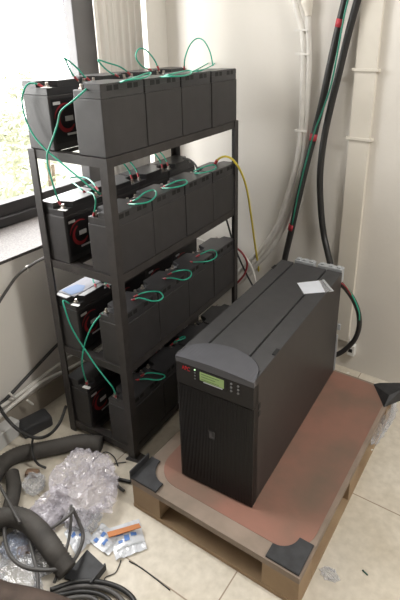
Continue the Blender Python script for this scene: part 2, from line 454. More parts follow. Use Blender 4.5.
cable('jumper_lead', 'tall green arch joining the two far batteries on the top shelf before the white wall',
      [(-0.4722, 0.7039, 1.2139), (-0.4511, 0.6844, 1.2571), (-0.4314, 0.6908, 1.3013), (-0.4124, 0.7085, 1.3228), (-0.3824, 0.7093, 1.3144), (-0.3628, 0.7176, 1.2775), (-0.353, 0.7213, 1.2299)], .0024, GREEN, 'cable', GR, ends=(.016, 0))
# top shelf, room row: flattened loops lying on lids
cable('jumper_lead', 'green folded lead lying on the first and second room-side batteries of top shelf',
      [(-0.2752, 0.1482, 1.215), (-0.215, 0.1181, 1.227), (-0.2268, 0.1846, 1.227), (-0.2676, 0.2642, 1.227), (-0.3422, 0.3645, 1.227), (-0.3414, 0.3404, 1.227), (-0.2804, 0.2365, 1.227), (-0.2214, 0.1324, 1.227), (-0.2913, 0.1746, 1.215)], .0024, GREEN, 'cable', GR, ends=(.014, .014))
cable('jumper_lead', 'green folded lead lying on the second and third room-side batteries of top shelf',
      [(-0.3185, 0.3589, 1.215), (-0.2043, 0.2756, 1.227), (-0.1805, 0.3087, 1.227), (-0.2179, 0.4024, 1.227), (-0.3048, 0.5151, 1.227), (-0.2982, 0.4635, 1.227), (-0.2485, 0.3401, 1.227), (-0.3309, 0.3978, 1.215)], .0024, GREEN, 'cable', GR, ends=(.014, .014))
cable('jumper_lead', 'green folded lead lying on the third and fourth room-side batteries of top shelf',
      [(-0.344, 0.5677, 1.215), (-0.2841, 0.5537, 1.227), (-0.4061, 0.7932, 1.227), (-0.57, 1.067, 1.227), (-0.613, 1.0992, 1.227), (-0.4509, 0.811, 1.227), (-0.2899, 0.5224, 1.227), (-0.3242, 0.5241, 1.215)], .0024, GREEN, 'cable', GR, ends=(.0, .0))
# left end: two leads crossing from the top shelf to the shelf below
cable('jumper_lead', 'long green lead bowing outward round the left end of the top shelf',
      [(-0.4557, 0.0486, 1.2062), (-0.4678, 0.0399, 1.2141), (-0.4866, 0.0288, 1.2155), (-0.4951, 0.0163, 1.1993), (-0.5111, 0.0154, 1.1642), (-0.5054, 0.0157, 1.1187), (-0.4825, 0.017, 1.0764), (-0.4455, 0.0191, 1.0437), (-0.3999, 0.0217, 1.0177), (-0.3516, 0.0244, 0.9898), (-0.3174, 0.0263, 0.9718), (-0.2991, 0.0354, 0.9527), (-0.2827, 0.0503, 0.9345), (-0.2857, 0.0702, 0.9202)], .0025, GREEN, 'cable', GR, ends=(.014, .016))
cable('jumper_lead', 'green lead from the nearest room-side battery on top crossing down to the shelf below',
      [(-0.293, 0.0597, 1.2123), (-0.2913, 0.0398, 1.2019), (-0.3064, 0.0209, 1.1833), (-0.3413, 0.019, 1.164), (-0.3622, 0.0178, 1.1475), (-0.3795, 0.0168, 1.1127), (-0.4167, 0.0147, 1.0558), (-0.4384, 0.0175, 1.028), (-0.4357, 0.0136, 0.998), (-0.428, 0.0141, 0.9558), (-0.4312, 0.0239, 0.9146), (-0.4442, 0.0432, 0.8769)], .0025, GREEN, 'cable', GR, ends=(.0, .016))
# second-highest shelf
cable('jumper_lead', 'green loop on window-side batteries of the second-highest shelf near the left leg',
      [(-0.4752, 0.176, 0.868), (-0.5, 0.1719, 0.885), (-0.5899, 0.214, 0.885), (-0.6227, 0.2385, 0.885), (-0.6093, 0.262, 0.885), (-0.5757, 0.2673, 0.885), (-0.5083, 0.2354, 0.885), (-0.4731, 0.2217, 0.87)], .0024, GREEN, 'cable', GR, ends=(.016, .016))
cable('jumper_lead', 'short green lead hooking down to the nearest room-side battery on second-highest shelf',
      [(-0.3666, 0.0856, 0.915), (-0.3266, 0.0679, 0.92), (-0.3007, 0.0513, 0.9111), (-0.3079, 0.0529, 0.8859), (-0.3234, 0.058, 0.8577)], .0024, GREEN, 'cable', GR, ends=(.0, .016))
jumper(2, 1, 1, .050, .055, 'green lead standing above second and third window-side batteries on second-highest shelf')
jumper(2, 1, 2, .050, .055, 'green lead standing above third and fourth window-side batteries on second-highest shelf')
cable('jumper_lead', 'green loop lying on first and second room-side batteries of second-highest shelf',
      [(-0.2912, 0.1629, 0.87), (-0.2252, 0.1356, 0.889), (-0.2107, 0.1663, 0.889), (-0.2249, 0.2142, 0.889), (-0.2556, 0.2555, 0.889), (-0.2802, 0.2656, 0.889), (-0.28, 0.2281, 0.889), (-0.2572, 0.1711, 0.889), (-0.2925, 0.1775, 0.872)], .0024, GREEN, 'cable', GR, ends=(.016, .016))
cable('jumper_lead', 'green loop lying on second and third room-side batteries of second-highest shelf',
      [(-0.3157, 0.3458, 0.87), (-0.2462, 0.3123, 0.889), (-0.2305, 0.3486, 0.889), (-0.2351, 0.3868, 0.889), (-0.2627, 0.4126, 0.889), (-0.2778, 0.3889, 0.889), (-0.2749, 0.3484, 0.889), (-0.3103, 0.3548, 0.872)], .0024, GREEN, 'cable', GR, ends=(.016, .016))
cable('jumper_lead', 'green loop lying on third and fourth room-side batteries of second-highest shelf',
      [(-0.3375, 0.5593, 0.87), (-0.2701, 0.5151, 0.889), (-0.259, 0.5545, 0.889), (-0.2649, 0.6016, 0.889), (-0.2963, 0.6354, 0.889), (-0.3097, 0.6093, 0.889), (-0.3089, 0.5575, 0.889), (-0.3468, 0.5785, 0.872)], .0024, GREEN, 'cable', GR, ends=(.0, .0))
# second-lowest shelf
cable('jumper_lead', 'small green loop behind the near leg on the second-lowest shelf window side',
      [(-0.4485, 0.1461, 0.556), (-0.4794, 0.1639, 0.57), (-0.4848, 0.1875, 0.57), (-0.4451, 0.1767, 0.57), (-0.4116, 0.1694, 0.556)], .0024, GREEN, 'cable', GR, ends=(.012, .012))
for pts, lb in (([(-0.2913, 0.1454, 0.552), (-0.2537, 0.1478, 0.571), (-0.2093, 0.1533, 0.571), (-0.1923, 0.1715, 0.571), (-0.2009, 0.1966, 0.571), (-0.2287, 0.2105, 0.571), (-0.2554, 0.1976, 0.571), (-0.2709, 0.1719, 0.571), (-0.2976, 0.1665, 0.553)], 'first and second'),
                ([(-0.3017, 0.3184, 0.552), (-0.2557, 0.3117, 0.571), (-0.215, 0.3197, 0.571), (-0.2085, 0.3505, 0.571), (-0.2287, 0.3838, 0.571), (-0.256, 0.3854, 0.571), (-0.2783, 0.3571, 0.571), (-0.3053, 0.3507, 0.553)], 'second and third'),
                ([(-0.3059, 0.4817, 0.552), (-0.2532, 0.4662, 0.571), (-0.2274, 0.4928, 0.571), (-0.2255, 0.536, 0.571), (-0.2511, 0.5745, 0.571), (-0.2779, 0.5802, 0.571), (-0.2875, 0.5405, 0.571), (-0.3122, 0.5287, 0.553)], 'third and fourth')):
    cable('jumper_lead', 'green teardrop loop over %s room-side batteries of second-lowest shelf' % lb, pts, .0024, GREEN, 'cable', GR, ends=(.02, .02))
# two leads crossing from the second-lowest shelf to the bottom shelf
cable('jumper_lead', 'green lead falling from the paper-covered battery across to the bottom shelf, ending right',
      [(-0.4622, 0.0502, 0.5256), (-0.4659, 0.036, 0.546), (-0.4689, 0.0238, 0.5544), (-0.4551, 0.0165, 0.5332), (-0.4419, 0.0173, 0.482), (-0.4146, 0.0188, 0.4345), (-0.3853, 0.0205, 0.3988), (-0.3488, 0.0225, 0.3541), (-0.3112, 0.0247, 0.3176), (-0.2913, 0.0318, 0.286), (-0.3034, 0.0511, 0.2312)], .0024, GREEN, 'cable', GR, ends=(.0, .014))
cable('jumper_lead', 'green lead falling from the room-side battery across to the bottom shelf, ending left',
      [(-0.3284, 0.0577, 0.5382), (-0.3353, 0.0373, 0.5249), (-0.3434, 0.0168, 0.5007), (-0.372, 0.0152, 0.448), (-0.3926, 0.0141, 0.396), (-0.4046, 0.0134, 0.3454), (-0.4111, 0.021, 0.2984), (-0.4268, 0.0402, 0.2383)], .0024, GREEN, 'cable', GR, ends=(.0, .016))
# bottom shelf
cable('jumper_lead', 'green hairpin loop over first and second room-side batteries of the bottom shelf',
      [(-0.3084, 0.1538, 0.23), (-0.2646, 0.1577, 0.25), (-0.2295, 0.1738, 0.25), (-0.2163, 0.195, 0.25), (-0.2266, 0.2077, 0.25), (-0.2523, 0.201, 0.25), (-0.2805, 0.1864, 0.25), (-0.3067, 0.1779, 0.232)], .0024, GREEN, 'cable', GR, ends=(.018, .018))
jumper(0, 0, 1, .01, .04, 'green loop over second and third room-side batteries of the bottom shelf', .02)

# white tags on near terminals
for si, px in ((3, None), (2, None), (1, None), (0, None)):
    c = rl(-RW + .005 + BD - .016, .0085 + .010, ZS[si] + .1712)
    bm = bmesh.new(); box(bm, -.014, .014, -.006, .006, 0, .0016)
    o = make('terminal_tag', bm, TAG, loc=rl(-RW + BD + .0, .013, ZS[si] + .1712), rz=RYAW + .15)
    tag(o, 'white tag beside the near window-side terminal on the %s shelf' % SH[si], 'tag', 'white terminal tags')
for k in (1, 2):
    bm = bmesh.new(); box(bm, -.010, .010, -.006, .006, 0, .0016)
    o = make('terminal_tag', bm, TAG, loc=rl(-RW + BD + .0, .0085 + k * .1795 + .018, ZS[1] + .1712), rz=RYAW + .9)
    tag(o, 'white tag on the %s window-side battery of the second-lowest shelf' % ['', 'second', 'third'][k], 'tag', 'white terminal tags')

# sheet on the battery of the second-lowest shelf
bm = bmesh.new(); box(bm, -.036, .036, -.062, .062, 0, .0012)
sh = empty('printed_sheet', rl(-RW + .042, .092, ZS[1] + BH + .0008), 'white and blue sheet lying on the nearest window-side battery of the second-lowest shelf', 'sheet', rz=RYAW)
make('paper', bm, mat('grey_white_film', (0.28, 0.28, 0.31), .7, spec=.2), sh)
bm = bmesh.new(); prism(bm, [(-.032, -.052), (.020, -.060), (.034, -.02), (.012, .012), (-.02, .004)], .0012, .0018); make('blue_patch', bm, BLUEPAPER, sh)

# cables at the far end of the rack
o = cable('power_cable', 'yellow cable with red end hanging from the second-highest shelf beside the far leg',
      [(-0.342, 0.703, 0.8652), (-0.3219, 0.7011, 0.8935), (-0.292, 0.7042, 0.908), (-0.2625, 0.7142, 0.8961), (-0.2441, 0.743, 0.8458), (-0.236, 0.7766, 0.7667), (-0.2382, 0.8156, 0.6502), (-0.2406, 0.8587, 0.5008), (-0.2544, 0.9257, 0.3414), (-0.2679, 0.987, 0.1647)], .0042, YELLOW, 'cable', ends=(.03, 0))
cable('power_cable', 'dark red cable looping from the second-lowest shelf round the far leg',
      [(-0.3484, 0.6976, 0.5297), (-0.3435, 0.758, 0.5229), (-0.3088, 0.79, 0.5055), (-0.2771, 0.8118, 0.4723), (-0.2582, 0.8229, 0.4257), (-0.2644, 0.8176, 0.3785), (-0.2906, 0.8111, 0.3354), (-0.3224, 0.8043, 0.2949)], .0045, REDW, 'cable')
cable('power_cable', 'thin black cable slanting down behind the far leg below the second-highest shelf',
      [(-0.3856, 0.84, 0.6291), (-0.3654, 0.84, 0.5734), (-0.3398, 0.84, 0.4995), (-0.3036, 0.84, 0.4222), (-0.2672, 0.84, 0.3587), (-0.2257, 0.84, 0.2964)], .004, BLACKW, 'cable')
cable('power_cable', 'white cable drooping between the far leg and the yellow cable',
      [(-0.5574, 0.865, 0.4629), (-0.4679, 0.865, 0.4526), (-0.3921, 0.865, 0.4549), (-0.3189, 0.865, 0.4475), (-0.2725, 0.865, 0.4104), (-0.2462, 0.865, 0.3587), (-0.2294, 0.865, 0.2841)], .004, WHITEW, 'cable')
cable('power_cable', 'short black cable at far end of the second-highest shelf window side',
      [(-0.5014, 0.7159, 0.875), (-0.4175, 0.6506, 0.89), (-0.3538, 0.6014, 0.885), (-0.3061, 0.553, 0.872)], .004, BLACKW, 'cable')

# ---------------------------------------------------------------- back wall services
def conduit(name, label, pts, r, m=CONDUIT, amp=.06, clip=None):
    bm = bmesh.new(); corrugated(bm, pts, r, .006, amp, 12); o = make(name, bm, m); tag(o, label, 'conduit'); return o
def ring(bm, p, t, r, w):
    t = Vector(t).normalized(); p = Vector(p); tube(bm, None, r, 12, path=[p - t * w, p + t * w])
cA = conduit('conduit', 'left one of the two grey flexible conduits down the back wall',
     [(-0.185, 0.893, 2.74), (-0.178, 0.893, 2.2), (-0.165, 0.893, 1.75), (-0.141, 0.893, 1.49), (-0.1234, 0.893, 1.4453), (-0.101, 0.893, 1.3871), (-0.0825, 0.893, 1.3316), (-0.0756, 0.893, 1.2483), (-0.0723, 0.893, 1.1267), (-0.0709, 0.893, 0.9988), (-0.0806, 0.893, 0.8746), (-0.1126, 0.893, 0.7357), (-0.1565, 0.893, 0.5936), (-0.2152, 0.893, 0.4896), (-0.2885, 0.893, 0.4004), (-0.3669, 0.893, 0.3052), (-0.5334, 0.893, 0.1521), (-0.6963, 0.893, -0.0371)], .0105)
cB = conduit('conduit', 'right one of the two grey flexible conduits, jointed near the top',
     [(-0.085, 0.9, 2.74), (-0.088, 0.9, 2.2), (-0.09, 0.9, 1.75), (-0.0837, 0.9, 1.4875), (-0.0773, 0.9, 1.4438), (-0.0699, 0.9, 1.3866), (-0.0645, 0.9, 1.3315), (-0.0573, 0.9, 1.2483), (-0.0555, 0.9, 1.1269), (-0.0536, 0.9, 0.9993), (-0.0586, 0.9, 0.8759), (-0.0852, 0.9, 0.7383), (-0.1277, 0.9, 0.5971), (-0.1847, 0.9, 0.4846), (-0.2515, 0.9, 0.3921), (-0.3227, 0.9, 0.2987), (-0.4793, 0.9, 0.1426), (-0.6368, 0.9, -0.0332)], .0112)
bm = bmesh.new()
P = [(-0.0805, 0.898, 1.4501), (-0.0748, 0.898, 1.431), (-0.0706, 0.898, 1.412), (-0.0683, 0.898, 1.3929)]
tube(bm, P, .02, 14, rfun=lambda i: [.012, .014, .017, .019, .020, .0205, .0205, .020, .0195, .019, .0185, .018, .0175, .017, .0165, .016, .015, .014, .0135, .013, .0125, .012, .012, .012, .012][min(i, 24)])
s = make('coupling', bm, TRUNK, cB); s['label'] = 'bulging white joint taped over the conduit'
for q in [(-0.0767, 0.895, 1.3479), (-0.0699, 0.895, 1.2685), (-0.0593, 0.895, 0.9958)]:
    bm = bmesh.new()
    q = Vector(q); box(bm, q.x - .024, q.x + .018, q.y - .012, q.y - .006, q.z - .004, q.z + .004, bev=.001)
    box(bm, q.x - .036, q.x - .0235, q.y - .012, YB - .0005, q.z - .004, q.z + .004, bev=.001)
    s = make('strap', bm, WHITEW, cA); s['label'] = 'white strap clip'

k1 = cable('armoured_cable', 'left thick black cable with red tape and green wire on back wall',
     [(0.155, 0.88, 2.74), (0.14, 0.88, 2.2), (0.105, 0.88, 1.8), (0.0765, 0.88, 1.4837), (0.0673, 0.88, 1.4372), (0.0531, 0.88, 1.3618), (0.0313, 0.88, 1.2341), (0.0112, 0.88, 1.1044), (-0.0118, 0.88, 0.9876), (-0.0394, 0.88, 0.8472), (-0.0653, 0.88, 0.7053), (-0.0855, 0.88, 0.5857), (-0.1072, 0.88, 0.4638), (-0.1176, 0.88, 0.3814), (-0.12, 0.88, 0.209)], .0125, BLACKW, seg=14)
for q, t in zip([(0.0547, 0.88, 1.3679), (-0.0137, 0.88, 0.98), (-0.084, 0.88, 0.6079)], [(.2, 0, 1)] * 3):
    bm = bmesh.new(); ring(bm, q, (.17, 0, 1), .0138, .013)
    s = make('red_tape', bm, REDTAPE, k1); s['label'] = 'red tape band'
cable('earth_wire', 'thin green wire running along the left thick black cable', [(0.165, 0.862, 2.74), (0.15, 0.862, 2.2), (0.12, 0.862, 1.8), (0.0998, 0.862, 1.4812), (0.0841, 0.862, 1.4357), (0.073, 0.862, 1.3704), (0.0609, 0.862, 1.2677), (0.0473, 0.862, 1.1694), (0.0208, 0.862, 1.0755), (-0.0016, 0.862, 1.0096), (-0.0265, 0.862, 0.9029), (-0.0521, 0.862, 0.7738), (-0.0744, 0.862, 0.6242)], .0032, mat('dark_green_wire', (.02, .20, .135), .45))
cable('armoured_cable', 'right thick black cable curving behind the tower power unit',
     [(0.215, 0.885, 2.74), (0.195, 0.885, 2.2), (0.15, 0.885, 1.8), (0.1181, 0.885, 1.4818), (0.1078, 0.885, 1.4358), (0.0855, 0.885, 1.3304), (0.0631, 0.885, 1.2017), (0.0414, 0.885, 1.0812), (0.0253, 0.885, 0.9645), (0.0209, 0.885, 0.8347), (0.0347, 0.885, 0.7008), (0.0549, 0.885, 0.5962), (0.099, 0.84, 0.5287), (0.1334, 0.79, 0.4979), (0.1567, 0.745, 0.477)], .0125, BLACKW, seg=14)
# trunking on the back wall
tr = empty('cable_trunking', (.152, YB, .14), 'cream flat plastic cable trunking running up the back wall', 'trunking')
make('trunk_cover', B(box, -.038, .038, -.020, -.0005, .0, 2.605, bev=.003), TRUNK, tr)
for z in (1.08, .845):
    bm = bmesh.new(); box(bm, -.047, .047, -.025, -.0205, z - .005, z + .005, bev=.001); box(bm, .0385, .047, -.0205, -.0005, z - .005, z + .005); box(bm, -.047, -.0385, -.0205, -.0005, z - .005, z + .005)
    make('strap', bm, TRUNK, tr)
# small socket at its foot
so = empty('wall_socket', (.205, YB, .083), 'small white connector box at foot of the trunking', 'socket')
make('body', B(box, -.016, .016, -.026, -.0005, 0, .05, bev=.003), TAG, so)
make('slot', B(box, -.009, .007, -.0275, -.0255, .018, .034), RECESS, so)
make('wire', B(tube, [(0, -.014, .05), (-.012, -.016, .075), (-.018, -.014, .1)], .003, 8), WHITEW, so)

# ---------------------------------------------------------------- pallet
PX, PY, PW, PD, PH = -0.1182, -0.0913, 0.5469, 0.8247, 0.1131
pal = empty('wooden_pallet', (PX, PY, 0), 'low wooden pallet with a worn red board top under the tower unit', 'pallet')
make('deck', B(box, 0, PW, 0, PD, PH - .022, PH - .0012, bev=.0015), PLY, pal)
def rrect(x0, x1, y0, y1, r, n=8):
    out = []
    for cx, cy, a0 in ((x1 - r, y1 - r, 0), (x0 + r, y1 - r, 90), (x0 + r, y0 + r, 180), (x1 - r, y0 + r, 270)):
        for k in range(n + 1):
            a = radians(a0 + 90 * k / n); out.append((cx + r * cos(a), cy + r * sin(a)))
    return out
bm = bmesh.new(); prism(bm, rrect(.042, PW - .012, .048, PD - .012, .085), PH - .0012, PH); s = make('red_board', bm, REDBOARD, pal); s['label'] = 'worn red painted panel'
BW = [(0, .105), (PW / 2 - .05, PW / 2 + .05), (PW - .105, PW)]
BY = [(.002, .085), (PD / 2 - .05, PD / 2 + .03), (PD - .085, PD - .002)]
for i, (xa, xb) in enumerate(BW):
    for j, (ya, yb) in enumerate(BY):
        if i == 1 and j == 0: continue
        make('block', B(box, xa + .001, xb - .001, ya, yb, .014, PH - .022, bev=.001), WOOD, pal)
for ya, yb in BY[:1] + BY[2:]:
    make('bottom_board', B(box, 0, PW, ya - .002, yb + .002, 0, .0138, bev=.001), WOOD, pal)
for xa, xb in (BW[0], BW[2]):
    make('bottom_board', B(box, xa, xb, BY[0][1] + .003, BY[2][0] - .003, 0, .0138, bev=.001), WOOD, pal)
def pad_poly(w, l):
    return [(0, 0), (l, 0), (l, w)] + [(l - (l - w) * sin(pi / 2 * k / 8), l - (l - w) * cos(pi / 2 * k / 8)) for k in range(1, 8)] + [(w, l), (0, l)]
def pad(cx, cy, sx, sy, l, w, label, flap=0):
    bm = bmesh.new()
    poly = [(cx + sx * a, cy + sy * b) for a, b in pad_poly(w, l)]
    prism(bm, poly if sx * sy > 0 else poly[::-1], PH + .0004, PH + .006, bev=.001)
    if flap:
        x0, x1 = sorted((cx - sx * .004, cx - sx * .0006)); y0, y1 = sorted((cy, cy + sy * .085)); box(bm, x0, x1, y0, y1, PH - .012, PH + flap)
    o = make('corner_pad', bm, RUBBER, pal); o['label'] = label
pad(PW - .004, .004, -1, 1, .092, .040, 'black rubber pad on the near right corner')
pad(.0, .0, 1, 1, .095, .034, 'black rubber pad folded over the near left corner', .026)
bm = bmesh.new()
x0, y0 = PW, PD - .008
vs = [(x0 - .075, y0, PH + .0005), (x0 - .005, y0 - .105, PH + .0005), (x0 + .035, y0 - .04, PH + .0005), (x0 + .03, y0 + .01, PH + .0005), (x0 - .055, y0 + .004, PH + .012), (x0 + .0, y0 - .07, PH + .030), (x0 + .035, y0 - .03, PH + .048), (x0 + .03, y0 + .01, PH + .045)]
V = [bm.verts.new(v) for v in vs]
for f in ((3, 2, 1, 0), (4, 5, 6, 7), (0, 1, 5, 4), (1, 2, 6, 5), (2, 3, 7, 6), (3, 0, 4, 7)): bm.faces.new([V[i] for i in f])
o = make('corner_pad', bm, RUBBER, pal); o['label'] = 'curled black rubber pad on the far right corner'

# ---------------------------------------------------------------- UPS tower
UW, UD, UH, UYAW = 0.235, 0.6998, 0.432, 0.0502
ups = empty('ups_tower', (0, 0, PH), 'wide black tower power unit with a small green display standing on the pallet', 'power supply', rz=UYAW)
make('body', B(box, .004, UW - .004, .03, UD - .004, .006, UH - .008), UPSSIDE, ups)
make('side_panel', B(box, UW - .0038, UW, .012, UD, .004, UH - .004, bev=.0015), UPSSIDE, ups)
make('side_panel', B(box, 0, .0038, .012, UD, .004, UH - .004, bev=.0015), UPSSIDE, ups)
# top cover of three strips with grooves between
yf = .012
arcp = lambda x: .012 + .088 * math.sqrt(max(0, 1 - ((x - UW / 2) / (UW / 2)) ** 2)) ** 1.0
def strip(x0, x1):
    n = 10
    front = [(x0 + (x1 - x0) * k / n, arcp(x0 + (x1 - x0) * k / n) + .0012) for k in range(n + 1)]
    return front + [(x1, UD - .001), (x0, UD - .001)]
g = .0028
for x0, x1 in ((.0, .052 - g), (.052 + g, .178 - g), (.178 + g, UW)):
    bm = bmesh.new(); prism(bm, strip(x0, x1), UH - .0078, UH, bev=.0008); make('top_cover', bm, UPSTOP, ups)
for x, y in ((UW - .004, .125), (.004, .61)):
    bm = bmesh.new(); box(bm, x - .006, x + .004, y, y + .030, UH + .0001, UH + .0025, bev=.0006); make('latch', bm, RECESS, ups)
# bezel top crescent, a touch higher and sloping to the front
bm = bmesh.new(); n = 24
fr = [(UW * k / n, 0.0) for k in range(n + 1)]; bk = [(UW * k / n, arcp(UW * k / n)) for k in range(n + 1)]
T = [[bm.verts.new((x, y, UH - .020)) for x, y in fr], [bm.verts.new((x, y, UH - .004 + .006 * sin(pi * k / n))) for k, (x, y) in enumerate(fr)],
     [bm.verts.new((x, y, UH + .0015)) for k, (x, y) in enumerate(bk)], [bm.verts.new((x, y, UH - .020)) for x, y in bk]]
for i in range(4):
    a, b = T[i], T[(i + 1) % 4]
    for k in range(n): bm.faces.new((a[k], a[k + 1], b[k + 1], b[k]))
for e in (0, n): bm.faces.new([T[i][e] for i in range(4)])
make('front_bezel', bm, UPSBEZEL, ups)
# display panel
dp = make('display_panel', B(box, 0, UW, .001, .03, UH - .088, UH - .0205, bev=.002), UPSFRONT, ups)
zt = UH
def face(name, x0, x1, z0, z1, m, parent=dp, d=.0015, y=.001):
    return make(name, B(box, x0, x1, y - d, y + .0002, z0, z1, bev=min(.0006, d / 3)), m, parent)
face('screen_surround', .070, .158, UH - .062, UH - .022, RECESS)
s = face('lcd_screen', .077, .150, UH - .054, UH - .028, LCD, d=.0024); s['label'] = 'green lit display'
lcdd = mat('lcd_dark', (.05, .09, .03), .5)
for k in range(3):
    bm = bmesh.new(); box(bm, .082, .136 - .012 * (k % 2), -.0018, -.0012, UH - .034 - k * .008, UH - .0325 - k * .008); make('text_line', bm, lcdd, dp)
face('ledge', .088, .146, UH - .0585, UH - .0555, GREYPANEL, d=.0026)
def letters(name, txt, size, loc, m, parent, align='LEFT'):
    cu_ = bpy.data.curves.new(name + '_c', 'FONT'); cu_.body = txt; cu_.size = size; cu_.extrude = .0004; cu_.align_x = align
    to = bpy.data.objects.new(name + '_t', cu_); COL.objects.link(to)
    bpy.context.view_layer.update()
    me = bpy.data.meshes.new_from_object(to.evaluated_get(bpy.context.evaluated_depsgraph_get()))
    bpy.data.objects.remove(to); bpy.data.curves.remove(cu_)
    me.materials.clear(); me.materials.append(m)
    o = bpy.data.objects.new(name, me); COL.objects.link(o); o.parent = parent; o.location = loc; o.rotation_euler = (pi / 2, 0, 0)
    return o
s = letters('maker_mark', 'APC', .0145, (.0195, .0003, UH - .040), mat('mark_red', (.55, .02, .03), .45), dp); s['label'] = 'red maker letters'
s.scale = (.98, 1.25, 1)
for k in range(4):
    bm = bmesh.new(); box(bm, .059, .063, -.0008, .0012, UH - .030 - k * .0095, UH - .027 - k * .0095); make('indicator', bm, LED if k == 0 else BUTTON, dp)
for i in range(2):
    for k in range(3):
        bm = bmesh.new(); bmesh.ops.create_cone(bm, cap_ends=True, segments=14, radius1=.0032, radius2=.0028, depth=.003, matrix=Matrix.Translation((.171 + i * .020, .0, UH - .031 - k * .011)) @ Matrix.Rotation(pi / 2, 4, 'X')); make('button', bm, BUTTON, dp)
# louvred front: vertical ribs
bm = bmesh.new(); box(bm, 0, UW, .004, .03, .002, UH - .0885)
nr = 46
for k in range(nr):
    x = .004 + (UW - .008) * (k + .5) / nr; box(bm, x - .0014, x + .0014, .0012, .0042, .006, UH - .092)
make('ribbed_grille', bm, UPSFRONT, ups)
bm = bmesh.new(); box(bm, .101, .121, -.0004, .0014, .192, .218, bev=.0005); em = make('emblem_plate', bm, mat('emblem_dark', (.022, .021, .022), .45), ups)
bm = bmesh.new(); prism(bm, [(0, 0), (.012, 0), (.012, .005), (.005, .005), (.005, .016), (0, .016)], 0, .0006)
e2 = make('emblem_mark', bm, mat('emblem_grey', (.07, .07, .075), .4), em); e2.location = (.105, -.0005, .197); e2.rotation_euler = (pi / 2, 0, 0)
# side clip slot
for zz in (.300, .325):
    make('side_slot', B(box, UW, UW + .0008, .030, .040, zz, zz + .016), RECESS, ups)
# back: grey panel and terminal covers rising at rear
make('rear_panel', B(box, .002, UW - .003, UD + .0005, UD + .006, .004, UH - .03, bev=.001), GREYPANEL, ups)
for x0, x1 in ((.050, .125), (.140, .232)):
    bm = bmesh.new(); box(bm, x0, x1, UD + .0065, UD + .036, UH - .05, UH + .006, bev=.002)
    for k in range(3):
        xa = x0 + (x1 - x0) * (k + .5) / 3; box(bm, xa - .007, xa + .007, UD + .012, UD + .03, UH + .006, UH + .011, bev=.001)
    make('terminal_cover', bm, GREYPANEL, ups)
make('rear_catch', B(box, UW - .002, UW + .010, UD + .0065, UD + .014, .19, .215, bev=.002), GREYPANEL, ups)
make('rear_lip', B(box, UW - .0025, UW + .005, UD + .0005, UD + .006, .01, .17, bev=.001), GREYPANEL, ups)

cable('power_cable', 'black cable looping from the back of the tower down to the wall socket',
      [(0.1906, 0.735, 0.4866), (0.2078, 0.745, 0.4664), (0.2329, 0.76, 0.4251), (0.256, 0.77, 0.3678), (0.2623, 0.775, 0.3064), (0.2522, 0.775, 0.2494), (0.2301, 0.77, 0.2078), (0.2026, 0.765, 0.1726), (0.1655, 0.76, 0.1426)], .0095, BLACKW, seg=12)
cable('earth_wire', 'green wire twisted along the black cable loop behind the tower',
      [(0.2099, 0.722, 0.4935), (0.2283, 0.73, 0.4666), (0.2463, 0.742, 0.4292), (0.263, 0.75, 0.3843), (0.2662, 0.757, 0.3476)], .003, GREEN)
cable('earth_wire', 'short red wire tail at top of the cable loop behind the tower',
      [(0.1959, 0.718, 0.4995), (0.2116, 0.718, 0.4917), (0.2239, 0.718, 0.4789), (0.2355, 0.722, 0.46)], .0035, REDW)

# plastic packet on the UPS
pk = empty('packet', [(0.1594, 0.552, 0.5465)][0], 'clear zip packet with a white card lying on top of the tower', 'packet')
c0 = Vector([(0.1594, 0.552, 0.5465)][0])
def quad_slab(pts, z0, z1):
    bm = bmesh.new(); P = [(p[0] - c0.x, p[1] - c0.y) for p in pts]; prism(bm, P[::-1], z0, z1); return bm
make('card', quad_slab([(0.1003, 0.5449, 0.5465), (0.1562, 0.6024, 0.5465), (0.2055, 0.5352, 0.5465), (0.1515, 0.4889, 0.5465)], .0009, .0022), mat('bluish_card', (.74, .78, .86), .4, var=.05), pk)
make('plastic_sleeve', quad_slab([(0.098, 0.5497, 0.5465), (0.1677, 0.6188, 0.5465), (0.2292, 0.5585, 0.5465), (0.1505, 0.4834, 0.5465)], .0003, .0008), BAGB, pk)
make('zip_strip', quad_slab([(0.1625, 0.6136, 0.5465), (0.1677, 0.6188, 0.5465), (0.2259, 0.558, 0.5465), (0.2198, 0.5517, 0.5465)], .001, .0024), GREYPANEL, pk)

# ---------------------------------------------------------------- floor clutter, left
def hose(label, pts, r, m=HOSE, amp=.10, step=.009):
    bm = bmesh.new(); corrugated(bm, pts, r, step, amp, 18); o = make('corrugated_hose', bm, m, smooth=True); tag(o, label, 'hose', 'dusty hoses'); return o
hose('dark dusty hose lying across the floor in front of the rack', [(-0.3636, 0.0152, 0.028), (-0.4319, -0.0178, 0.028), (-0.476, -0.0678, 0.028), (-0.5192, -0.1168, 0.028), (-0.5617, -0.165, 0.028), (-0.5743, -0.2137, 0.028), (-0.5538, -0.2681, 0.028), (-0.5105, -0.3381, 0.028), (-0.4958, -0.4177, 0.028), (-0.5072, -0.4993, 0.028)], .0275)
hose('dark hose dropping from behind the plastic bag at the left edge', [(-0.5138, -0.2308, 0.026), (-0.4647, -0.2588, 0.026), (-0.4287, -0.2919, 0.026), (-0.3883, -0.3406, 0.028), (-0.3746, -0.383, 0.026)], .022)
hose('curved thick dark hose arching over the cables at left foreground', [(-0.4072, -0.553, 0.03), (-0.4072, -0.4673, 0.045), (-0.3846, -0.4004, 0.062), (-0.3738, -0.3636, 0.062), (-0.3405, -0.3384, 0.062), (-0.2957, -0.3284, 0.062), (-0.2392, -0.332, 0.062), (-0.1736, -0.345, 0.062), (-0.1406, -0.3487, 0.045), (-0.1092, -0.3513, 0.03)], .0285)
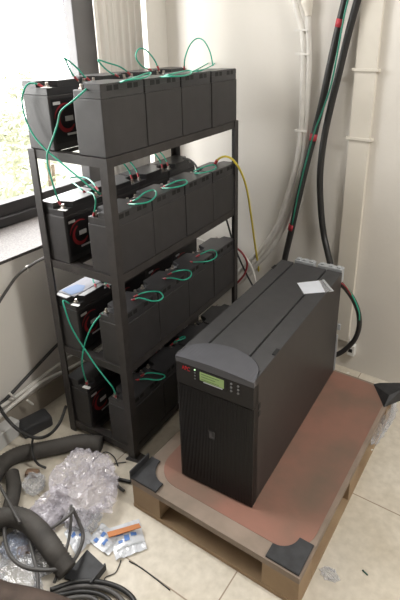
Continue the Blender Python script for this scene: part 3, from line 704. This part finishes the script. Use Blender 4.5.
hose('thick brown hose in the bottom left corner', [(-0.3938, -0.7395, 0.052), (-0.3355, -0.6113, 0.052), (-0.2504, -0.534, 0.052), (-0.1692, -0.5065, 0.052), (-0.0944, -0.4771, 0.052), (-0.0162, -0.4528, 0.052), (0.0797, -0.4333, 0.052)], .050, BROWNHOSE, .03, .006)

# black plastic cover at the end of the hose
cv = empty('plastic_cover', [(-0.0981, -0.307, 0)][0], 'black plastic end plate with a raised lip beside the hose', 'cover', rz=0)
c1 = Vector([(-0.0981, -0.307, 0)][0])
q4 = [Vector(p) - c1 for p in [(-0.1267, -0.2715, 0.012), (-0.0496, -0.2789, 0.012), (-0.0459, -0.3363, 0.012), (-0.1192, -0.3589, 0.012)]]
bm = bmesh.new(); prism(bm, [(p.x, p.y) for p in q4][::-1], .004, .010); make('plate', bm, RUBBER, cv)
bm = bmesh.new(); a, b = q4[1], q4[2]; nrm = Vector(((b - a).y, -(b - a).x, 0)).normalized() * .004
prism(bm, [(a.x, a.y), (b.x, b.y), (b.x - nrm.x, b.y - nrm.y), (a.x - nrm.x, a.y - nrm.y)], .0, .024); make('lip', bm, RUBBER, cv)

def crumple(name, label, cat, loc, dims, m, seed, sub=4, amp=.35, group=None, flat=True, rz=0):
    bm = bmesh.new(); bmesh.ops.create_icosphere(bm, subdivisions=sub, radius=1)
    off = Vector((seed * 3.7, seed * 1.3, seed * 2.1))
    for v in bm.verts:
        p = v.co.copy()
        d1 = noise.noise(p * 1.3 + off) * amp
        r1 = 1 - 2 * abs(noise.noise(p * 2.2 + off)); r2 = 1 - 2 * abs(noise.noise(p * 4.6 + off * 2 + Vector((noise.noise(p * 2), 0, 0)))); r3 = 1 - 2 * abs(noise.noise(p * 9.5 - off))
        k = .9 + d1 + amp * (.55 * (r1 - .5) + .38 * (r2 - .5) + .16 * (r3 - .5))
        q = Vector((p.x * dims[0] * k, p.y * dims[1] * k, p.z * dims[2] * k + dims[2] * .55))
        q.x += noise.noise(p * 5 + off) * .010; q.y += noise.noise(p * 5 - off) * .010
        if q.z < .0015: q.z = .0015 + .002 * abs(noise.noise(p * 12))
        v.co = q
    o = make(name, bm, m, loc=loc, rz=rz, smooth=not flat); tag(o, label, cat, group); return o
c = Vector([(-0.2686, -0.1454, 0)][0]); crumple('plastic_bag', 'large crumpled clear plastic bag in front of the rack', 'bag', c, (.128, .095, .066), BAG, 1.0, 5, rz=-.6)
c = Vector([(-0.3125, -0.241, 0)][0]); crumple('plastic_bag', 'crumpled clear plastic bag under the arching hose', 'bag', c, (.055, .060, .040), BAG, 2.0, 4)
c = Vector([(-0.2028, -0.2142, 0)][0]); crumple('plastic_bag', 'flattened clear bag below the large crumpled one', 'bag', c, (.060, .040, .020), BAGB, 5.0, 4, rz=.3)
c = Vector([(0.4212, 0.6625, 0)][0]); crumple('plastic_bag', 'crumpled clear bag against the right side of the pallet', 'bag', c, (.026, .125, .042), BAGB, 3.0, 5, rz=-.02)
c = Vector([(0.4653, 0.0342, 0)][0]); crumple('plastic_scrap', 'small clear plastic scrap right of the near pallet corner', 'scrap', c, (.026, .018, .006), BAGB, 4.0, 3)
c = Vector([(-0.2301, -0.4147, 0)][0]); crumple('plastic_bag', 'clear bag beneath the cables at the lower left', 'bag', c, (.09, .05, .014), BAGB, 6.0, 4)
c = Vector([(-0.2984, -0.3577, 0)][0]); crumple('plastic_bag', 'blue tinted clear bag under the loop of grey cable', 'bag', c, (.05, .05, .022), mat('bluish_plastic', (.45, .52, .68), .08, alpha=.34, spec=1.0), 7.0, 4)
c = Vector([(-0.3053, -0.2763, 0)][0]); crumple('plastic_bag', 'small clear bag squeezed between the large bag and the arching hose', 'bag', c, (.050, .055, .030), BAG, 8.0, 4, rz=.8)
c = Vector([(-0.4321, -0.206, 0)][0]); crumple('plastic_bag', 'small clear bag left of the large crumpled bag', 'bag', c, (.040, .035, .026), BAGB, 9.0, 4, rz=.2)
c = Vector([(-0.203, -0.3481, 0)][0]); crumple('plastic_bag', 'clear bag beneath the arching hose beside the black plate', 'bag', c, (.050, .045, .020), BAGB, 10.0, 4, rz=.4)
bm = bmesh.new(); box(bm, -.022, .022, -.012, .012, 0, .022, bev=.006); c = Vector([(-0.4732, -0.1858, 0)][0]); o = make('cardboard_piece', bm, mat('brown_card', (.22, .14, .09), .8), loc=c, rz=.5); tag(o, 'small brown cardboard piece behind the plastic bags below the long hose', 'cardboard')
bm = bmesh.new(); box(bm, -.020, .020, -.014, .014, 0, .016, bev=.004); c = Vector([(-0.2711, -0.3682, 0)][0]); o = make('cardboard_piece', bm, mat('tan_card', (.30, .20, .12), .8), loc=c, rz=.9); tag(o, 'small tan cardboard piece inside the grey cable loop', 'cardboard')
# flat printed packets
def flatpack(label, quad, seed, marks):
    P = [Vector(p) for p in quad]; c = sum(P, Vector()) / 4
    root = empty('printed_packet', (c.x, c.y, 0), label, 'packet', 'flat plastic packets')
    bm = bmesh.new(); N = 16; g = []
    def at(u, v): return P[0].lerp(P[1], u).lerp(P[3].lerp(P[2], u), v) - c
    zf = lambda u, v: .004 + .010 * max(0, noise.noise(Vector((u * 4 + seed, v * 4, seed)))) + .006 * sin(pi * u) * sin(pi * v)
    for j in range(N + 1): g.append([bm.verts.new((at(i / N, j / N).x, at(i / N, j / N).y, zf(i / N, j / N))) for i in range(N + 1)])
    for j in range(N):
        for i in range(N): bm.faces.new((g[j][i], g[j][i + 1], g[j + 1][i + 1], g[j + 1][i]))
    o = make('sleeve', bm, mat('packet_film', (.74, .77, .82), .15, alpha=.8, spec=.9), root)
    sm = o.modifiers.new('t', 'SOLIDIFY'); sm.thickness = .0006
    for (u0, u1, v0, v1, mm, nm) in marks:
        bm = bmesh.new(); K = 6; gg = []
        for j in range(K + 1): gg.append([bm.verts.new((at(u0 + (u1 - u0) * i / K, v0 + (v1 - v0) * j / K).x, at(u0 + (u1 - u0) * i / K, v0 + (v1 - v0) * j / K).y, zf(u0 + (u1 - u0) * i / K, v0 + (v1 - v0) * j / K) + .0016)) for i in range(K + 1)])
        for j in range(K):
            for i in range(K): bm.faces.new((gg[j][i], gg[j][i + 1], gg[j + 1][i + 1], gg[j + 1][i]))
        o = make(nm, bm, mm, root); s2 = o.modifiers.new('t', 'SOLIDIFY'); s2.thickness = .0005
    return root
MK = [(.18, .40, .30, .40, BLUEINK, 'print'), (.48, .60, .22, .34, BLUEINK, 'print'), (.62, .80, .42, .52, BLUEINK, 'print'), (.2, .34, .52, .60, BLUEINK, 'print'), (.40, .56, .44, .60, BLUEINK, 'print'), (.08, .92, .72, .78, GREYPANEL, 'seal_strip'), (.70, .86, .18, .28, BLUEINK, 'print')]
flatpack('flat clear packet with blue print, under the orange strip', [(-0.1271, -0.1912, 0.003), (-0.073, -0.1177, 0.003), (0.009, -0.1763, 0.003), (-0.0396, -0.2486, 0.003)], 1.0, MK)
flatpack('flat clear packet with blue print, left of the orange strip', [(-0.1481, -0.2491, 0.003), (-0.156, -0.1869, 0.003), (-0.064, -0.1913, 0.003), (-0.0682, -0.2502, 0.003)], 2.0, [(.1, .3, .2, .35, BLUEINK, 'print'), (.45, .7, .3, .42, BLUEINK, 'print'), (.2, .5, .55, .66, BLUEINK, 'print'), (.05, .95, .82, .88, GREYPANEL, 'seal_strip')])
flatpack('flat clear packet mostly hidden below the grey cable loop', [(-0.2252, -0.2695, 0.003), (-0.2132, -0.212, 0.003), (-0.136, -0.2377, 0.003), (-0.1427, -0.2982, 0.003)], 3.0, [(.2, .4, .3, .42, BLUEINK, 'print'), (.5, .7, .5, .6, BLUEINK, 'print')])
pts = [(-0.1097, -0.2105, 0.02), (-0.052, -0.1395, 0.02), (-0.0385, -0.146, 0.02), (-0.0939, -0.2184, 0.02)]
bm = bmesh.new(); c1 = sum((Vector(p) for p in pts), Vector()) / 4
prism(bm, [(p[0] - c1.x, p[1] - c1.y) for p in pts][::-1], 0, .003); o = make('card_strip', bm, ORANGE, loc=(c1.x, c1.y, .0205)); tag(o, 'orange card strip lying across the printed packet', 'card')

# loose cables on the floor
GC = 'loose floor cables'
def fc(label, pts, r, m=GREYW, name='loose_cable'): return cable(name, label, pts, r, m, 'cable', GC)
fc('grey cable loop swinging round below the arching hose', [(-0.3631, -0.3605, 0.05), (-0.3121, -0.393, 0.05), (-0.263, -0.4123, 0.05), (-0.2103, -0.4139, 0.05), (-0.1619, -0.3952, 0.05), (-0.1246, -0.368, 0.05), (-0.1149, -0.3312, 0.04), (-0.1313, -0.2901, 0.03), (-0.156, -0.2566, 0.03), (-0.1899, -0.2414, 0.05), (-0.209, -0.2413, 0.085)], .0052)
fc('grey cable falling straight from the bag to the black plate', [(-0.2191, -0.2361, 0.085), (-0.1924, -0.2619, 0.07), (-0.1752, -0.2888, 0.04), (-0.1427, -0.3385, 0.035), (-0.1237, -0.3866, 0.02)], .0042)
fc('thin grey cable slanting into the bag from its left', [(-0.1991, -0.2427, 0.085), (-0.2019, -0.27, 0.08), (-0.2154, -0.2988, 0.07), (-0.228, -0.3168, 0.065)], .0042)
fc('grey cable dropping from the hose into the lower left clutter', [(-0.2653, -0.3513, 0.045), (-0.2148, -0.3769, 0.045), (-0.1675, -0.401, 0.045), (-0.1275, -0.4292, 0.045)], .0048)
fc('dark cable slanting across the left edge over the hoses', [(-0.7912, -0.2398, 0.03), (-0.6025, -0.2699, 0.07), (-0.4748, -0.3023, 0.09), (-0.3961, -0.3232, 0.09), (-0.3333, -0.3416, 0.09), (-0.2894, -0.3542, 0.09)], .0045)
fc('outermost black cable of the bundle at the bottom edge', [(-0.118, -0.404, 0.02), (-0.084, -0.3525, 0.013), (-0.0291, -0.3171, 0.013), (0.0195, -0.3009, 0.013), (0.0631, -0.2993, 0.013), (0.0975, -0.3113, 0.013)], .0062, BLACKW)
fc('second black cable of the bundle at the bottom edge', [(-0.1157, -0.4075, 0.011), (-0.0754, -0.3606, 0.011), (-0.0274, -0.3296, 0.011), (0.0143, -0.3176, 0.011), (0.0535, -0.3185, 0.011), (0.0789, -0.3275, 0.011)], .0058, GREYW)
fc('third black cable of the bundle at the bottom edge', [(-0.0988, -0.4024, 0.011), (-0.0591, -0.3651, 0.011), (-0.0206, -0.3431, 0.011), (0.0142, -0.3352, 0.011), (0.0429, -0.3396, 0.011)], .0055, BLACKW)
fc('innermost black cable of the bundle at the bottom edge', [(-0.0781, -0.4007, 0.011), (-0.0454, -0.3708, 0.011), (-0.0178, -0.356, 0.011), (0.0099, -0.3552, 0.011)], .0055, GREYW)
fc('thin black wire curving on the floor beside the plate', [(-0.0283, -0.3049, 0.002), (-0.0315, -0.2944, 0.002), (-0.019, -0.2737, 0.002), (-0.0234, -0.2539, 0.002), (-0.0306, -0.2386, 0.002)], .0014, BLACKW)
fc('dark wire running from the printed packet towards the pallet front', [(-0.0099, -0.229, 0.0025), (0.0266, -0.2253, 0.0025), (0.0799, -0.226, 0.0025), (0.1326, -0.2287, 0.0025)], .0016, BLACKW)
fc('dark cable with a plug end poking out under the bag', [(-0.2784, -0.0576, 0.006), (-0.2449, -0.055, 0.006), (-0.2121, -0.0432, 0.006), (-0.1822, -0.0333, 0.006)], .0055, BLACKW)
fc('short cable end with a tan tip pointing at the pallet', [(-0.2558, -0.062, 0.006), (-0.2255, -0.0657, 0.006), (-0.1958, -0.0694, 0.006), (-0.1773, -0.0708, 0.006)], .0048, GREYW)
fc('thin dark wire arching by the rack foot', [(-0.3503, -0.0425, 0.004), (-0.3495, -0.0111, 0.004), (-0.3294, 0.004, 0.02), (-0.2985, 0.0095, 0.01), (-0.2645, -0.0074, 0.004)], .002, BLACKW)
fc('thin dark wire crossing tile by the rack foot', [(-0.2981, -0.0476, 0.003), (-0.2825, -0.0078, 0.003), (-0.2544, 0.0203, 0.003)], .0016, BLACKW)
fc('dark cord wound round the hose in front of the rack', [(-0.5825, -0.0953, 0.035), (-0.5241, -0.1395, 0.062), (-0.4889, -0.1633, 0.058), (-0.4731, -0.1609, 0.03), (-0.4534, -0.1476, 0.012)], .004, BLACKW)
# cables along the window wall
wc = cable('loose_cable', 'black cable strapped from the rack leg back along the wall under the sill',
      [(-0.5408, 0.038, 0.685), (-0.6, 0.0481, 0.6527), (-0.66, 0.0562, 0.6163), (-0.69, 0.0257, 0.5873), (-0.7, -0.0174, 0.5467), (-0.702, -0.0664, 0.5008), (-0.702, -0.1248, 0.428), (-0.702, -0.194, 0.3329), (-0.7, -0.2835, 0.2365)], .005, GREYW, 'cable', GC)
q = Vector([(-0.672, 0.0551, 0.6043)][0]); bm = bmesh.new(); box(bm, q.x - .006, q.x + .008, q.y - .006, q.y + .006, q.z - .008, q.z + .010, bev=.001); s = make('cable_clip', bm, WHITEW, wc); s['label'] = 'small white cable clip'
cable('loose_cable', 'black cable sagging near the floor behind the left hose',
      [(-0.66, -0.1571, 0.2255), (-0.66, -0.1467, 0.1635), (-0.62, -0.1497, 0.1335), (-0.58, -0.1386, 0.0974), (-0.53, -0.1165, 0.0749), (-0.52, -0.0689, 0.0594), (-0.53, -0.0158, 0.0665), (-0.555, 0.0363, 0.0882)], .0055, BLACKW, 'cable', GC)
cable('loose_cable', 'dark cable running up the low wall behind the left rack leg',
      [(-0.708, -0.3429, 0.0956), (-0.708, -0.1512, 0.1313), (-0.708, -0.0765, 0.1481), (-0.708, -0.0088, 0.1735), (-0.708, 0.0623, 0.2002), (-0.708, 0.142, 0.2298), (-0.708, 0.214, 0.2492)], .006, BLACKW, 'cable', GC)
conduit('conduit', 'upper pale conduit along the foot of the window wall', [(-0.7, -0.4053, 0.1172), (-0.7, -0.2019, 0.1299), (-0.7, -0.0933, 0.1326), (-0.7, 0.0007, 0.1392), (-0.7, 0.0931, 0.1476), (-0.7, 0.1919, 0.1523), (-0.7, 0.2995, 0.1619), (-0.7, 0.4154, 0.1676)], .0075, CONDUIT, .03)
conduit('conduit', 'lower pale conduit along the foot of the window wall', [(-0.69, -0.4226, 0.0649), (-0.69, -0.2165, 0.0902), (-0.69, -0.1039, 0.1139), (-0.69, -0.0312, 0.1247), (-0.69, 0.0364, 0.1333), (-0.69, 0.1282, 0.1199), (-0.69, 0.2175, 0.1069), (-0.69, 0.3383, 0.1036), (-0.69, 0.4591, 0.1065)], .0075, CONDUIT, .03)
for (a, b, lb) in (([(-0.672, -0.0984, 0.188)][0], [(-0.672, -0.0808, 0.154)][0], 'upper'), ([(-0.655, -0.0481, 0.1298)][0], [(-0.655, -0.0286, 0.0957)][0], 'lower')):
    bm = bmesh.new(); tube(bm, [a, tuple((Vector(a) + Vector(b)) / 2), b], .004, 8); o = make('cable_clip', bm, WHITEW); tag(o, '%s white clip on the pale conduits by the window wall' % lb, 'clip', 'conduit clips')

# black lump and white box by the wall
c = Vector([(-0.6457, -0.0397, 0)][0])
bm = bmesh.new(); box(bm, -.035, .035, -.055, .055, 0, .045, bev=.012); o = make('black_box', bm, RUBBER, loc=c, rz=-.25); tag(o, 'small black box on the floor between conduits and hose', 'box')
c = Vector([(-0.6906, -0.1497, 0)][0])
wb = empty('white_carton', c, 'white carton half out of frame at the left by the wall', 'carton', rz=.1)
make('carton_body', B(box, -.02, .03, -.10, .06, 0, .05, bev=.003), WHITEBOX, wb)
make('carton_lid', B(box, -.022, .032, -.102, .062, .0502, .062, bev=.003), WHITEBOX, wb)

# scraps
for (uv, s, lb) in (([(0.2501, 0.7386, 0.1135)][0], .006, 'tiny white paper scrap on the pallet far edge'), ([(0.3797, 0.7089, 0.1135)][0], .007, 'tiny white paper scrap by the curled pad on the pallet'), ([(0.4495, 0.4039, 0.1135)][0], .004, 'tiny white speck on the red board on the right part of the pallet')):
    bm = bmesh.new(); prism(bm, [(-s, -s * .5), (s, -s * .4), (s * .8, s * .6), (-s * .7, s * .5)], 0, .0015); o = make('paper_scrap', bm, SCRAP, loc=(uv[0], uv[1], .1135), rz=1.0); tag(o, lb, 'scrap', 'paper scraps')
c = Vector([(0.5416, 0.0898, 0)][0]); bm = bmesh.new(); tube(bm, [(-.008, .003, .002), (.008, -.003, .002)], .002, 6, smooth=False); o = make('wire_snip', bm, GREENB, loc=c); tag(o, 'tiny dark green wire snip on the right floor', 'snip')

# ---------------------------------------------------------------- fill lamp added at the ceiling out of view, lights
cl = empty('added_fill_lamp', (1.8, .0, ZC), 'added fill lamp at the ceiling, out of view', 'lamp')
make('housing', B(box, -.62, .62, -.15, .15, -.07, -.001), WHITEBOX, cl)
def area(name, loc, rot, sx, sy, power, col):
    l = bpy.data.lights.new(name, 'AREA'); l.shape = 'RECTANGLE'; l.size = sx; l.size_y = sy; l.energy = power; l.color = col
    o = bpy.data.objects.new(name, l); COL.objects.link(o); o.location = loc; o.rotation_euler = rot; return o
area('added_fill_light', (1.8, .0, ZC - .08), (0, 0, 0), 1.2, .28, 54, (1.0, .97, .92))  # added fill that brightens the floor and level tops
# daylight entering the long window
area('window_daylight', (XF - .15, .05, 1.6), (0, radians(-92), 0), 1.5, 1.4, 74, (1.0, .985, .96))

W = bpy.data.worlds.new('sky'); S.world = W; W.use_nodes = True
W.node_tree.nodes['Background'].inputs[0].default_value = (1.0, .99, .97, 1); W.node_tree.nodes['Background'].inputs[1].default_value = 4.8

# ---------------------------------------------------------------- camera
cam = bpy.data.cameras.new('camera'); co = bpy.data.objects.new('camera', cam); COL.objects.link(co)
Mr = [[0.837372, 0.546582, -0.007531], [-0.200563, 0.320023, 0.925937], [-0.508511, 0.773843, -0.377603]]
co.matrix_world = Matrix(((Mr[0][0], Mr[1][0], -Mr[2][0], [0.71751, -0.86587, 1.33049][0]), (Mr[0][1], Mr[1][1], -Mr[2][1], [0.71751, -0.86587, 1.33049][1]), (Mr[0][2], Mr[1][2], -Mr[2][2], [0.71751, -0.86587, 1.33049][2]), (0, 0, 0, 1)))
cam.sensor_fit = 'VERTICAL'; cam.sensor_height = 36; cam.sensor_width = 24; cam.lens = 498.65 * 36 / 600
PPX, PPY = (20.765, -60.642)
cam.shift_x = -PPX / 600; cam.shift_y = PPY / 600
cam.clip_start = .02; cam.clip_end = 60
S.camera = co
S.view_settings.view_transform = 'Standard'; S.view_settings.look = 'None'; S.view_settings.exposure = 0.0; S.view_settings.gamma = 1.0
S.view_settings.use_curve_mapping = False
